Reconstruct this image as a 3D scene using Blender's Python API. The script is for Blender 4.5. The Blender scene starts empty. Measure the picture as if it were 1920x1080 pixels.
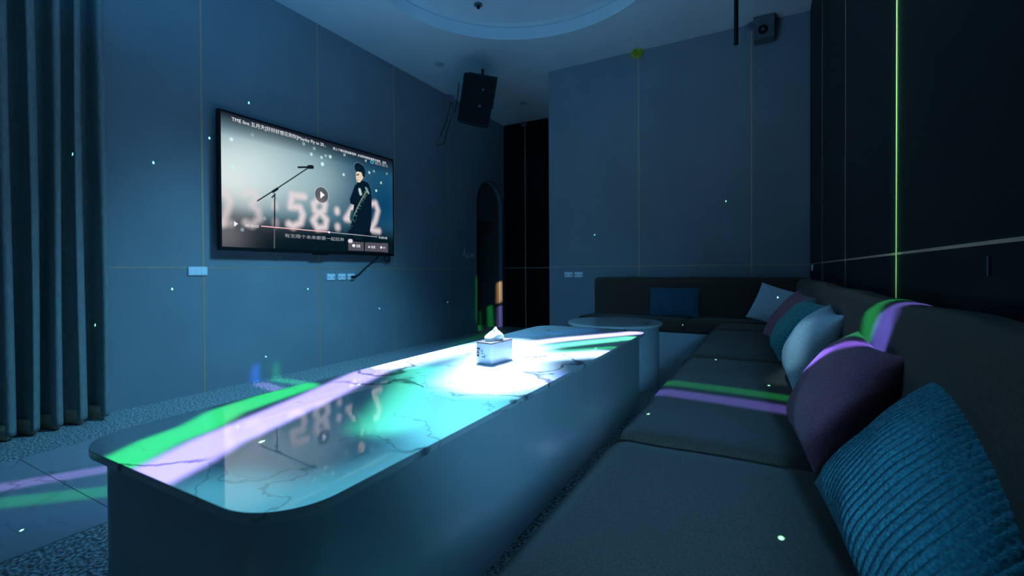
import bpy, bmesh, math, random
import numpy as np
from mathutils import Vector, Matrix, noise
random.seed(7)
sc = bpy.context.scene
COL = sc.collection
PI = math.pi
H = 1.0                     # eye height; z below is above the floor

# ------------------------------------------------------------------ camera
cd = bpy.data.cameras.new('camera')
cam = bpy.data.objects.new('camera', cd); COL.objects.link(cam)
yaw, pitch, roll = 0.50412, -0.00951, -0.00536
F = Vector((-math.sin(yaw)*math.cos(pitch), math.cos(yaw)*math.cos(pitch), math.sin(pitch)))
R0 = Vector((math.cos(yaw), math.sin(yaw), 0)); U0 = R0.cross(F)
Rv = R0*math.cos(roll)+U0*math.sin(roll); Uv = -R0*math.sin(roll)+U0*math.cos(roll)
m = Matrix((Rv, Uv, -F)).transposed().to_4x4(); m.translation = (0, 0, H)
cam.matrix_world = m
cd.sensor_width = 36; cd.lens = 860.59/1920*36; cd.shift_y = -23.94/1920
cd.clip_start = 0.02
sc.camera = cam
# ------------------------------------------------------------------ view, world
sc.view_settings.view_transform = 'Standard'; sc.view_settings.look = 'None'
sc.view_settings.gamma = 1; sc.view_settings.use_curve_mapping = False
sc.view_settings.exposure = 0.0
w = bpy.data.worlds.new('world'); sc.world = w; w.use_nodes = True
w.node_tree.nodes['Background'].inputs[0].default_value = (0.01, 0.04, 0.07, 1)
w.node_tree.nodes['Background'].inputs[1].default_value = 0.3

# ------------------------------------------------------------------ lights
def lamp(name, typ, loc, energy, color=(1, 1, 1), size=0.02, rot=(0, 0, 0)):
    l = bpy.data.lights.new(name, typ); l.energy = energy; l.color = color
    if typ in ('POINT', 'SPOT'): l.shadow_soft_size = size
    o = bpy.data.objects.new(name, l); o.location = loc; o.rotation_euler = rot
    COL.objects.link(o); return o

class NT:
    """tiny node builder"""
    def __init__(s, tree): s.t = tree
    def new(s, typ, **kw):
        n = s.t.nodes.new(typ)
        for k, v in kw.items(): setattr(n, k, v)
        return n
    def put(s, sock, v):
        if hasattr(v, 'is_output'): s.t.links.new(v, sock)
        else: sock.default_value = v
    def m(s, op, a, b=None, c=None, clamp=False):
        n = s.new('ShaderNodeMath', operation=op); n.use_clamp = clamp
        s.put(n.inputs[0], a)
        if b is not None: s.put(n.inputs[1], b)
        if c is not None: s.put(n.inputs[2], c)
        return n.outputs[0]
    def v(s, op, a, b=None, scale=None, out=0):
        n = s.new('ShaderNodeVectorMath', operation=op)
        s.put(n.inputs[0], a)
        if b is not None: s.put(n.inputs[1], b)
        if scale is not None: s.put(n.inputs['Scale'], scale)
        return n.outputs['Value'] if op in ('DOT_PRODUCT', 'DISTANCE', 'LENGTH') else n.outputs[0]
    def comb(s, x, y, z):
        n = s.new('ShaderNodeCombineXYZ'); s.put(n.inputs[0], x); s.put(n.inputs[1], y); s.put(n.inputs[2], z); return n.outputs[0]
    def sep(s, v):
        n = s.new('ShaderNodeSeparateXYZ'); s.put(n.inputs[0], v); return n.outputs
    def rng(s, v, a, b, c=0., d=1., interp='SMOOTHERSTEP'):
        n = s.new('ShaderNodeMapRange', interpolation_type=interp)
        s.put(n.inputs['Value'], v)
        for k, x in zip(('From Min', 'From Max', 'To Min', 'To Max'), (a, b, c, d)): s.put(n.inputs[k], x)
        return n.outputs[0]

def light_tree(o):
    l = o.data; l.use_nodes = True; nt = l.node_tree; N = NT(nt)
    em = [n for n in nt.nodes if n.type == 'EMISSION'][0]
    g = N.new('ShaderNodeNewGeometry')
    d = N.v('SCALE', g.outputs['Incoming'], scale=BEAM_SIGN)
    return N, em, d
BEAM_SIGN = 1.0

# two stage-effect projectors: one hangs in the round ceiling recess, one near
# the ceiling behind the camera.  Each throws a set of soft coloured ribbons,
# described by where they cross the plane of the table top (pairs) or by the
# point of the room they fall on (triples)
TZ = 0.54
PU = (0.42, 0.33, 1.0); GR = (0.03, 0.85, 0.16); BL = (0.02, 0.12, 0.9); WH = (0.42, 0.64, 1.0); TE = (0.06, 0.70, 0.36); CY = (0.10, 0.55, 0.75); OR = (1.0, 0.55, 0.25); LV = (0.5, 0.45, 1.0)
RECESS_BEAMS = [  # colour, strength, polyline, half width, softness
 (PU, 0.95, [(-3.45, .14, 0), (-3.12, .71, 0), (-2.93, 1.04, 0), (-2.75, 1.35, 0)], .045, .045),
 (GR, 0.62, [(-3.25, .06, 0), (-2.91, .66, 0), (-2.63, .93, 0), (-2.4, 1.15, 0)], .05, .045),
 (BL, 0.08, [(-3.0, 0, 0), (-2.66, .6, 0), (-2.41, .85, 0)], .07, .08),
 (GR, 1.3, [(-1.34, .42), (-1.37, .51), (-1.444, .627), (-1.477, .745), (-1.558, .866), (-1.596, 1.041), (-1.63, 1.20)], .055, .03),
 (PU, 2.4, [(-1.18, .42), (-1.24, .57), (-1.307, .7), (-1.345, .83), (-1.448, 1.143), (-1.575, 1.492), (-1.62, 1.73), (-1.64, 2.0)], .068, .035),
 (PU, 1.2, [(-3.95, 2.50, 0), (-3.45, 2.42, 0)], .05, .04), (GR, 1.1, [(-3.98, 2.68, 0), (-3.49, 2.70, 0)], .05, .04),
 (BL, 2.4, [(-4.10, 2.55, .00), (-4.10, 2.55, .10)], .02, .06), (GR, 0.8, [(-4.10, 2.75, .0), (-4.10, 2.75, .08)], .02, .06),
 (WH, 5.0, [(-1.62, 1.75), (-1.58, 2.2), (-1.45, 2.6)], .07, .16),
 (WH, 7.0, [(-1.00, 1.66), (-1.18, 2.05), (-1.30, 2.35)], .10, .26),
 (CY, 2.3, [(-.84, 1.18), (-1.02, 1.50), (-1.2, 1.75)], .09, .28),
 (LV, 1.3, [(-1.0, 1.55), (-.86, 1.72)], .04, .14),
 (TE, 1.3, [(-1.0, 1.02), (-1.16, 1.28), (-1.30, 1.50), (-1.42, 1.66)], .0, .16),
 (BL, 1.1, [(-.84, 1.66), (-.80, 1.84)], .05, .09),
 (CY, 0.65, [(-1.0, .52), (-.84, .56), (-.76, .70), (-.74, 1.0)], .03, .17),
 (LV, 4.0, [(-1.42, 2.35), (-1.18, 2.86), (-.84, 3.38)], .06, .06),
 ((.15, .9, .5), 3.0, [(-1.30, 2.25), (-1.04, 2.72), (-.80, 3.12)], .05, .06),
 (GR, 1.0, [(-1.20, 2.24), (-.80, 2.68)], .02, .05),
 (WH, 5.0, [(-1.24, 2.04), (-1.0, 2.25), (-.80, 2.46)], .06, .12),
 (BL, 0.35, [(-1.5, 2.9), (-1.2, 3.35)], .06, .12),
 (GR, 0.5, [(-4.11, 6.32, .85), (-4.11, 6.32, .15)], .03, .06), (OR, 1.6, [(-4.2, 7.13, .78), (-4.2, 7.13, .46)], .03, .06),
 (GR, 1.0, [(-4.40, 7.13, .34), (-4.38, 7.13, .0)], .04, .05), (PU, 0.9, [(-4.2, 7.13, .34), (-4.2, 7.13, .0)], .03, .06),
 (GR, 0.22, [(-3.85, 6.5, 0), (-3.76, 5.38, 0), (-3.56, 4.74, 0)], .08, .12), (BL, 0.15, [(-3.7, 5.49, 0), (-3.70, 4.02, 0)], .08, .20), (PU, .2, [(-3.5, 6.9, 0), (-3.3, 6.0, 0)], .06, .1),
]
VI = (0.42, 0.40, 2.2)
FRONT_BEAMS = [
 (GR, 0.62, [(-.50, 2.14, .5), (.16, 2.03, .5)], .045, .03), (GR, 0.75, [(.18, 2.03, .5), (.26, 1.66, .78), (.27, 1.64, .91), (.33, 1.60, .915)], .022, .016),
 (VI, 0.66, [(-.52, 1.965, .5), (.16, 1.86, .5)], .05, .025), (VI, 0.66, [(.16, 1.86, .5), (.26, 1.51, .78), (.27, 1.49, .91), (.33, 1.46, .915)], .028, .014),
 (BL, 0.05, [(-.5, 1.62, .5), (-.1, 1.55, .5)], .08, .10),
 ((.40, .80, 1.0), 0.16, [(.06, 2.20, .60), (.10, 2.22, .78)], .05, .06),  # soft patch added to brighten the pale pillow
]
def projector(name, pos, beams, strength):
    lampo = lamp(name, 'POINT', pos, 1000, size=0.012)
    N, em, d = light_tree(lampo)
    dx, dy, dz = N.sep(d)
    drop = pos.z-TZ
    k = N.m('DIVIDE', drop, N.m('MAXIMUM', N.m('MULTIPLY', dz, -1), 0.02))
    P = N.comb(N.m('ADD', N.m('MULTIPLY', dx, k), pos.x), N.m('ADD', N.m('MULTIPLY', dy, k), pos.y), 0)
    def onplane(p):
        if len(p) == 2: return Vector((*p, 0))
        v = Vector(p)-pos; q = pos+v*(drop/max(-v.z, .01)); return Vector((q.x, q.y, 0))
    def width(p): # ribbons aimed at far points are wider where they cross the plane
        if len(p) == 2: return 1.
        return drop/max(pos.z-p[2], .01)
    tot = None
    for col, st, pts, hw, sf in beams:
        dist = None; wf = sum(width(p) for p in pts)/len(pts); hw *= wf; sf *= wf
        for A, B in zip(pts[:-1], pts[1:]):
            A = onplane(A); B = onplane(B); AB = B-A
            q = N.v('SUBTRACT', P, tuple(A))
            h = N.m('MULTIPLY', N.v('DOT_PRODUCT', q, tuple(AB)), 1/AB.length_squared, clamp=True)
            e = N.v('DISTANCE', q, N.v('SCALE', tuple(AB), scale=h))
            dist = e if dist is None else N.m('MINIMUM', dist, e)
        mask = N.rng(dist, hw+sf, max(hw-sf*.6, 0))
        c = N.v('SCALE', tuple(x*st for x in col), scale=mask)
        tot = c if tot is None else N.v('ADD', tot, c)
    # brightness evened out over the throw
    fall = N.m('POWER', N.m('MULTIPLY', k, 1/2.46), 2.2)
    N.t.links.new(tot, em.inputs[0]); N.put(em.inputs[1], N.m('MULTIPLY', N.m('MINIMUM', fall, 30.), strength))
    return lampo
projector('recess_projector', Vector((-1.85, 3.0, 3.45)), RECESS_BEAMS, 0.34)
projector('front_projector', Vector((-0.30, -1.27, 3.0)), FRONT_BEAMS, 0.55)

# laser star dots
DOTS = [(-4.1, 1.348, 0.726), (-3.95, 1.321, -0.313), (-4.1, 1.757, 0.846), (-4.1, 1.873, -0.125), (-4.1, 2.164, 1.136), (-4.1, 3.102, -0.17), (-4.1, 4.093, -0.445), (-4.1, 5.459, -0.452), (-4.1, 4.397, 0.535), (-4.1, 2.506, 1.54), (-1.86, 5.51, 0.445), (-0.375, 5.51, 0.748), (-0.717, 4.8, -0.544), (-0.24, 2.762, -0.496), (-0.355, 1.614, -0.496), (0.014, 2.242, -0.496), (0.026, 0.975, -0.496), (-1.197, 0.758, -0.46), (-1.45, 1.332, -0.46), (-0.877, 2.609, -0.46), (-2.529, 0.632, -1.0), (-3.592, 1.499, -1.0), (-4.1, 2.643, -0.788), (0.09, 4.6, -0.212)]
LL = Vector((-0.34, -1.27, 3.0))
las = lamp('laser_projector', 'POINT', LL, 1000, size=0.002)
N, em, d = light_tree(las)
ds = N.v('MULTIPLY', d, (1, 1, .45))
mn = None
for p in DOTS:
    v = Vector((p[0], p[1], p[2]+H))-LL
    r = v.length; v.normalize()
    e = N.v('DISTANCE', ds, (v.x, v.y, v.z*.45))
    e = N.m('MULTIPLY', e, r/3.5)
    mn = e if mn is None else N.m('MINIMUM', mn, e)
mask = N.rng(mn, .0017, .0007)
dot_c = N.v('SCALE', (5.0, 22.0, 13.0), scale=mask)
# an upright green line that catches the brass strip on the dark wall
tv = (Vector((0.397, 2.033, 0))-Vector((LL.x, LL.y, 0))).normalized()
lx, ly, lz = N.sep(d)
hz = N.m('SQRT', N.m('ADD', N.m('MULTIPLY', lx, lx), N.m('MULTIPLY', ly, ly)))
cr = N.m('ABSOLUTE', N.m('DIVIDE', N.m('SUBTRACT', N.m('MULTIPLY', lx, tv.y), N.m('MULTIPLY', ly, tv.x)), N.m('MAXIMUM', hz, .01)))
fr = N.m('GREATER_THAN', N.m('ADD', N.m('MULTIPLY', lx, tv.x), N.m('MULTIPLY', ly, tv.y)), 0)
lm = N.m('MULTIPLY', N.m('MULTIPLY', N.rng(cr, .006, .003), fr), N.rng(lz, -.56, -.50, .0, 1.0))
tot = N.v('ADD', dot_c, N.v('SCALE', (.3, 1.3, .55), scale=lm))
N.t.links.new(tot, em.inputs[0]); em.inputs[1].default_value = 1.0

# added unseen blue fill lights that brighten the walls, ceiling and table side
def fill_spot(name, pos, aim, energy, angle, size=.3, col=(0.10, 0.50, 1.0)):
    o = lamp(name, 'SPOT', pos, energy, col, size)
    o.rotation_euler = (Vector(aim)-Vector(pos)).to_track_quat('-Z', 'Y').to_euler()
    o.data.spot_size = math.radians(angle); o.data.spot_blend = 1.0
    return o
fill_spot('fill_down', (-1.1, 2.9, 3.4), (-4.1, 2.6, -1.1), 640, 72, .3, (.15, .58, 1.0))  # added fill for the lower left wall
fill_spot('fill_back', (-1.8, 2.2, 3.35), (-3.1, 5.5, .7), 26, 66, .3, (.05, .44, 1.0))  # added fill for the back wall
fill_spot('fill_front', (.30, -.60, 1.10), (-.81, 2.5, .34), 190, 38, .12, (.14, .52, .95))  # added low fill behind the camera, lifts the table side and pillows
ar = bpy.data.lights.new('fill_up', 'AREA'); ar.energy = 34; ar.size = .5; ar.color = (.04, .43, 1.0); ar.spread = math.radians(130)  # added upward fill, brightens the ceiling in place of table bounce
ao = bpy.data.objects.new('fill_up', ar); ao.location = (-1.9, .7, 2.1); ao.rotation_euler = (PI-.5, 0, .25); COL.objects.link(ao)

# ------------------------------------------------------------------ materials
def mat(name, col, rough=.6, metal=0., spec=.5, coat=0., sheen=0., coat_rough=.05):
    m = bpy.data.materials.new(name); m.use_nodes = True
    b = m.node_tree.nodes['Principled BSDF']
    b.inputs['Base Color'].default_value = (*col, 1); b.inputs['Roughness'].default_value = rough
    b.inputs['Metallic'].default_value = metal; b.inputs['Specular IOR Level'].default_value = spec
    b.inputs['Coat Weight'].default_value = coat; b.inputs['Coat Roughness'].default_value = coat_rough
    b.inputs['Sheen Weight'].default_value = sheen
    return m
def emis(name, col, st=1.):
    m = bpy.data.materials.new(name); m.use_nodes = True
    b = m.node_tree.nodes['Principled BSDF']
    b.inputs['Base Color'].default_value = (0, 0, 0, 1); b.inputs['Roughness'].default_value = .3
    b.inputs['Emission Color'].default_value = (*col, 1); b.inputs['Emission Strength'].default_value = st
    return m
def tex(m, kind='noise', scale=20., c1=(0, 0, 0), c2=(1, 1, 1), lo=.4, hi=.6, bump=0., detail=4., stretch=(1, 1, 1), dist=.01):
    """procedural colour variation and bump in object space"""
    N = NT(m.node_tree); b = m.node_tree.nodes['Principled BSDF']
    tc = N.new('ShaderNodeTexCoord')
    v = N.v('MULTIPLY', tc.outputs['Object'], stretch)
    if kind == 'noise':
        n = N.new('ShaderNodeTexNoise'); n.inputs['Scale'].default_value = scale; n.inputs['Detail'].default_value = detail
        out = n.outputs['Fac']
    else:
        n = N.new('ShaderNodeTexVoronoi'); n.inputs['Scale'].default_value = scale; out = n.outputs['Distance']
    N.t.links.new(v, n.inputs['Vector'])
    r = N.new('ShaderNodeValToRGB'); r.color_ramp.elements[0].position = lo; r.color_ramp.elements[1].position = hi
    r.color_ramp.elements[0].color = (*c1, 1); r.color_ramp.elements[1].color = (*c2, 1)
    N.t.links.new(out, r.inputs[0]); N.t.links.new(r.outputs[0], b.inputs['Base Color'])
    if bump:
        bp = N.new('ShaderNodeBump'); bp.inputs['Strength'].default_value = bump; bp.inputs['Distance'].default_value = dist
        N.t.links.new(out, bp.inputs['Height']); N.t.links.new(bp.outputs[0], b.inputs['Normal'])
    return m
def marble(name, base, vein, rough=.06, scale=1.4, width=.010, amount=.8, coat=0., warp=1.2):
    m = mat(name, base, rough, spec=.5, coat=coat)
    N = NT(m.node_tree); b = m.node_tree.nodes['Principled BSDF']
    tc = N.new('ShaderNodeTexCoord')
    wn = N.new('ShaderNodeTexNoise'); wn.inputs['Scale'].default_value = 3.1; wn.inputs['Detail'].default_value = 6.
    N.t.links.new(tc.outputs['Object'], wn.inputs['Vector'])
    wv = N.v('SCALE', N.v('SUBTRACT', wn.outputs['Color'], (.5, .5, .5)), scale=warp*.35)
    v = N.v('ADD', tc.outputs['Object'], wv)
    fac = None
    for i, (sc_, wd, am) in enumerate(((scale, width, amount), (scale*2.3, width*.7, amount*.45))):
        n = N.new('ShaderNodeTexNoise'); n.inputs['Scale'].default_value = sc_; n.inputs['Detail'].default_value = 2.5
        N.t.links.new(N.v('ADD', v, (i*7.3, 2.1*i, .6)), n.inputs['Vector'])
        r = N.m('ABSOLUTE', N.m('SUBTRACT', n.outputs['Fac'], .5))
        n2 = N.new('ShaderNodeTexNoise'); n2.inputs['Scale'].default_value = 2.2; N.t.links.new(N.v('ADD', v, (3., i*4., 0)), n2.inputs['Vector'])
        f = N.m('MULTIPLY', N.rng(r, wd, 0., 0., am), N.rng(n2.outputs['Fac'], .38, .58))
        fac = f if fac is None else N.m('MAXIMUM', fac, f)
    mx = N.new('ShaderNodeMix', data_type='RGBA')
    N.t.links.new(fac, mx.inputs[0]); mx.inputs[6].default_value = (*base, 1); mx.inputs[7].default_value = (*vein, 1)
    N.t.links.new(mx.outputs[2], b.inputs['Base Color'])
    return m
M = {}
M['wall'] = tex(mat('painted_panel', (.4, .45, .48), .55, spec=.3), scale=2.5, c1=(.22, .255, .28), c2=(.25, .285, .31), lo=.3, hi=.7)
M['dark_wall'] = tex(mat('charcoal_panel', (.02, .02, .023), .45, spec=.12), scale=3, c1=(.005, .005, .006), c2=(.008, .008, .009), lo=.3, hi=.7)
M['ceil'] = tex(mat('ceiling_paint', (.7, .72, .72), .8, spec=.2), scale=2., c1=(.66, .69, .69), c2=(.72, .74, .74), lo=.3, hi=.7)
M['terrazzo'] = tex(mat('terrazzo', (.3, .3, .3), .45), scale=75, c1=(.07, .08, .09), c2=(.60, .66, .66), lo=.42, hi=.62, bump=.25, detail=3, dist=.002)
M['brass'] = mat('brass_strip', (.62, .42, .27), .45, metal=.4)
M['table'] = marble('table_marble', (.80, .82, .80), (.16, .16, .17), rough=.03, scale=1.1, width=.012, amount=.9, coat=.35)
M['floor_marble'] = marble('floor_marble', (.42, .40, .44), (.20, .18, .17), rough=.22, scale=1.8, width=.02, amount=.7)
M['panel'] = mat('table_side', (.58, .64, .66), .22, spec=.45)
M['sofa'] = tex(mat('sofa_linen', (.08, .085, .075), .95, spec=.1, sheen=.15), scale=260, c1=(.062, .040, .029), c2=(.105, .070, .052), lo=.35, hi=.65, bump=.25, detail=3, dist=.002)
M['plinth'] = mat('plinth', (.45, .48, .52), .25)
M['curtain'] = tex(mat('curtain_cloth', (.24, .30, .32), .9, spec=.1), scale=120, c1=(.20, .23, .225), c2=(.27, .30, .295), lo=.35, hi=.65, bump=.15, stretch=(1, 1, .15))
M['lining'] = mat('curtain_lining', (.45, .33, .22), .9)
M['black'] = mat('black_plastic', (.007, .007, .008), .5, spec=.15)
M['grille'] = tex(mat('speaker_grille', (.008, .008, .009), .8, spec=.04), kind='voronoi', scale=160, c1=(.004, .004, .004), c2=(.014, .014, .015), lo=.2, hi=.6)
M['white'] = mat('white_plastic', (.88, .90, .92), .35)
M['grey'] = mat('grey_detail', (.12, .13, .14), .6, spec=.2)
M['ceil_trim'] = mat('light_trim', (.50, .52, .53), .6); M['grey2'] = mat('light_lens', (.33, .35, .36), .5)
M['blackhole'] = mat('dark_gap', (.004, .004, .005), .6)
M['knit'] = tex(mat('teal_knit', (.05, .22, .27), .95, spec=.1, sheen=.3), scale=190, c1=(.03, .20, .25), c2=(.07, .38, .45), lo=.35, hi=.68, bump=.9, detail=5, dist=.006)
M['teal'] = tex(mat('teal_rib', (.04, .25, .27), .95, spec=.1, sheen=.3), scale=120, c1=(.03, .19, .20), c2=(.07, .36, .36), lo=.35, hi=.65, bump=.4, dist=.004)
M['navyrib'] = tex(mat('blue_rib', (.03, .10, .16), .95, spec=.1, sheen=.2), scale=120, c1=(.022, .08, .13), c2=(.05, .14, .20), lo=.35, hi=.65, bump=.4, dist=.004)
M['mauve'] = tex(mat('mauve_cloth', (.15, .10, .13), .95, spec=.1, sheen=.2), scale=200, c1=(.28, .09, .13), c2=(.38, .13, .18), lo=.35, hi=.65, bump=.2, dist=.002)
M['pale'] = tex(mat('pale_weave', (.42, .50, .54), .95, spec=.1), scale=160, c1=(.50, .58, .62), c2=(.64, .72, .76), lo=.35, hi=.65, bump=.3, dist=.003, stretch=(1, 1, 3))
M['tissue'] = mat('tissue', (.85, .87, .88), .9)
M['box'] = mat('tissue_box_card', (.50, .52, .68), .4)
M['lid'] = mat('brown_lid', (.12, .07, .06), .4)
M['ink'] = mat('ink', (.03, .03, .05), .6)
M['cable'] = mat('cable_rubber', (.01, .01, .012), .5)
M['yellow'] = mat('yellow_petal', (.50, .48, .03), .7)
M['pink'] = mat('pink_petal', (.45, .30, .34), .7)
M['lilac'] = mat('lilac_petal', (.22, .20, .28), .7)
M['door'] = mat('door_board', (.02, .018, .016), .4)
M['jamb'] = mat('arch_lining', (.10, .10, .09), .6)
M['sign'] = mat('sign_letter', (.55, .60, .65), .4)

# ------------------------------------------------------------------ mesh helpers
def link(name, me, material=None, parent=None, loc=None, smooth=False, rot=None):
    if isinstance(me, bmesh.types.BMesh):
        bm = me; me = bpy.data.meshes.new(name); bm.normal_update(); bm.to_mesh(me); bm.free()
    o = bpy.data.objects.new(name, me); COL.objects.link(o)
    if material: me.materials.append(material)
    if smooth:
        for p in me.polygons: p.use_smooth = True
    if parent: o.parent = parent
    if loc: o.location = loc
    if rot: o.rotation_euler = rot
    return o
def tag(o, label, cat, group=None):
    o['label'] = label; o['category'] = cat
    if group: o['group'] = group
    return o
def empty(name, loc, rz=0.):
    o = bpy.data.objects.new(name, None); COL.objects.link(o); o.location = loc; o.rotation_euler = (0, 0, rz)
    o.empty_display_size = .1
    return o
def struct(o): o['kind'] = 'structure'; return o
def box_bm(lo, hi, bm=None, bevel=0., seg=2):
    own = bmesh.new()
    bmesh.ops.create_cube(own, size=1)
    c = [(a+b)/2 for a, b in zip(lo, hi)]; s = [abs(b-a) for a, b in zip(lo, hi)]
    for v in own.verts: v.co = Vector((v.co.x*s[0]+c[0], v.co.y*s[1]+c[1], v.co.z*s[2]+c[2]))
    if bevel: bmesh.ops.bevel(own, geom=own.edges[:]+own.verts[:], offset=bevel, segments=seg, profile=.5, affect='EDGES')
    if bm is None: return own
    t = bpy.data.meshes.new('t'); own.to_mesh(t); own.free(); bm.from_mesh(t); bpy.data.meshes.remove(t)
    return bm
def rrect(x0, x1, y0, y1, r, n=10):
    pts = []
    for cx, cy, a0 in ((x1-r, y1-r, 0), (x0+r, y1-r, 90), (x0+r, y0+r, 180), (x1-r, y0+r, 270)):
        for i in range(n+1):
            a = math.radians(a0+90*i/n); pts.append((cx+r*math.cos(a), cy+r*math.sin(a)))
    return pts
def prism(pts, z0, z1, bev=0.):
    """closed outline extruded upward, the rims eased"""
    bm = bmesh.new(); cx = sum(p[0] for p in pts)/len(pts); cy = sum(p[1] for p in pts)/len(pts)
    n = len(pts)
    def off(d):
        out = []
        for i in range(n):
            a, b, c = Vector(pts[i-1]), Vector(pts[i]), Vector(pts[(i+1) % n])
            t = (c-a).normalized(); nr = Vector((t.y, -t.x)); out.append(b-nr*d)
        return out
    rings = []
    prof = [(z0, 0), (z1, 0)] if not bev else [(z0, bev), (z0+bev*.3, bev*.3), (z0+bev, 0), (z1-bev, 0), (z1-bev*.3, bev*.3), (z1, bev)]
    for z, d in prof: rings.append([bm.verts.new((p[0], p[1], z)) for p in off(d)])
    for A, B in zip(rings[:-1], rings[1:]):
        for i in range(n): bm.faces.new((A[i], A[(i+1) % n], B[(i+1) % n], B[i]))
    bm.faces.new(rings[0][::-1]); bm.faces.new(rings[-1])
    return bm
def tube(pts, r, seg=8):
    bm = bmesh.new(); pts = [Vector(p) for p in pts]; rings = []
    up = Vector((.123, .31, .94))
    for i, p in enumerate(pts):
        t = (pts[min(i+1, len(pts)-1)]-pts[max(i-1, 0)]).normalized()
        a = t.cross(up).normalized(); b = t.cross(a)
        rings.append([bm.verts.new(p+a*r*math.cos(2*PI*j/seg)+b*r*math.sin(2*PI*j/seg)) for j in range(seg)])
    for A, B in zip(rings[:-1], rings[1:]):
        for j in range(seg): bm.faces.new((A[j], A[(j+1) % seg], B[(j+1) % seg], B[j]))
    bm.faces.new(rings[0][::-1]); bm.faces.new(rings[-1])
    return bm
def cyl_bm(r, z0, z1, n=48, bev=0.):
    return prism([(r*math.cos(2*PI*i/n), r*math.sin(2*PI*i/n)) for i in range(n)], z0, z1, bev)
def smooth_by_angle(o, ang=35):
    me = o.data
    for p in me.polygons: p.use_smooth = True
    me.set_sharp_from_angle(angle=math.radians(ang))
def text_obj(name, s, width, height, material, parent, mtx, extrude=0.):
    cu = bpy.data.curves.new('txt', 'FONT'); cu.body = s; cu.size = 1; cu.extrude = 0; cu.resolution_u = 2
    t = bpy.data.objects.new('txt', cu); COL.objects.link(t)
    me = bpy.data.meshes.new_from_object(t.evaluated_get(bpy.context.evaluated_depsgraph_get()))
    bpy.data.objects.remove(t); bpy.data.curves.remove(cu)
    if len(me.vertices) == 0: return None
    co = np.array([v.co[:] for v in me.vertices]); a = co.min(0); b = co.max(0)
    for v in me.vertices:
        v.co.x = (v.co.x-a[0])/max(b[0]-a[0], 1e-6)*width
        v.co.y = (v.co.y-a[1])/max(b[1]-a[1], 1e-6)*height
        v.co.z = 0
    if extrude:
        bm = bmesh.new(); bm.from_mesh(me)
        r = bmesh.ops.extrude_face_region(bm, geom=bm.faces[:])
        for v in [g for g in r['geom'] if isinstance(g, bmesh.types.BMVert)]: v.co.z += extrude
        bm.to_mesh(me); bm.free()
    me.transform(mtx)
    return link(name, me, material, parent)

# ------------------------------------------------------------------ room shell
XL, XR, YB, YR, YF, CZ = -4.107, 0.397, 5.516, 7.162, -2.5, 3.60
BX = -2.482
struct(link('floor', box_bm((XL-.6, YF-.1, -.1), (XR+.1, YR+.1, 0)), M['terrazzo']))
bm = bmesh.new()
y = YF+.02
for yj in (-1.30, -.215, .87, 1.955, 3.04, 4.125, 5.21, 7.15):
    box_bm((-3.52, y, -.02), (-2.31, yj-.004, .004), bm); y = yj
struct(link('trim_1', bm, M['floor_marble']))
# left wall with the arched opening
AY0, AY1, ATOP = 6.265, 7.135, 1.0+1.52
def wall_with_arch():
    bm = bmesh.new(); r = (AY1-AY0)/2; cy = (AY0+AY1)/2; zc = ATOP-r; n = 24
    def q(a, b, c, d, x=XL): bm.faces.new([bm.verts.new((x, *p)) for p in (a, b, c, d)])
    q((YF, 0), (AY0, 0), (AY0, CZ+.2), (YF, CZ+.2)); q((AY1, 0), (YR+.1, 0), (YR+.1, CZ+.2), (AY1, CZ+.2))
    arc = [(cy-r*math.cos(PI*i/n), zc+r*math.sin(PI*i/n)) for i in range(n+1)]
    for a, b in zip(arc[:-1], arc[1:]): q(a, b, (b[0], CZ+.2), (a[0], CZ+.2))
    prof = [(AY0, 0)]+arc+[(AY1, 0)]
    for a, b in zip(prof[:-1], prof[1:]):
        bm.faces.new([bm.verts.new(p) for p in ((XL, *a), (XL, *b), (XL-.10, *b), (XL-.10, *a))])
    # back skin
    def q2(y0, y1, z0, z1): bm.faces.new([bm.verts.new((XL-.10, *p)) for p in ((y0, z0), (y0, z1), (y1, z1), (y1, z0))])
    q2(YF, AY0, 0, CZ+.2); q2(AY1, YR+.1, 0, CZ+.2); q2(AY0, AY1, ATOP, CZ+.2)
    bmesh.ops.remove_doubles(bm, verts=bm.verts[:], dist=1e-4); return bm
struct(link('wall_left', wall_with_arch(), M['wall']))
struct(link('wall_back', box_bm((BX, YB, 0), (XR+.02, YR+.1, CZ+.2)), M['wall']))
struct(link('wall_recess', box_bm((XL-.6, YR, 0), (BX+.05, YR+.1, CZ+.2)), M['dark_wall']))
struct(link('wall_right', box_bm((XR, YF-.1, 0), (XR+.1, YR+.1, CZ+.2)), M['dark_wall']))
struct(link('wall_front', box_bm((XL-.6, YF-.1, 0), (XR+.1, YF, CZ+.2)), M['dark_wall']))
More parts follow.
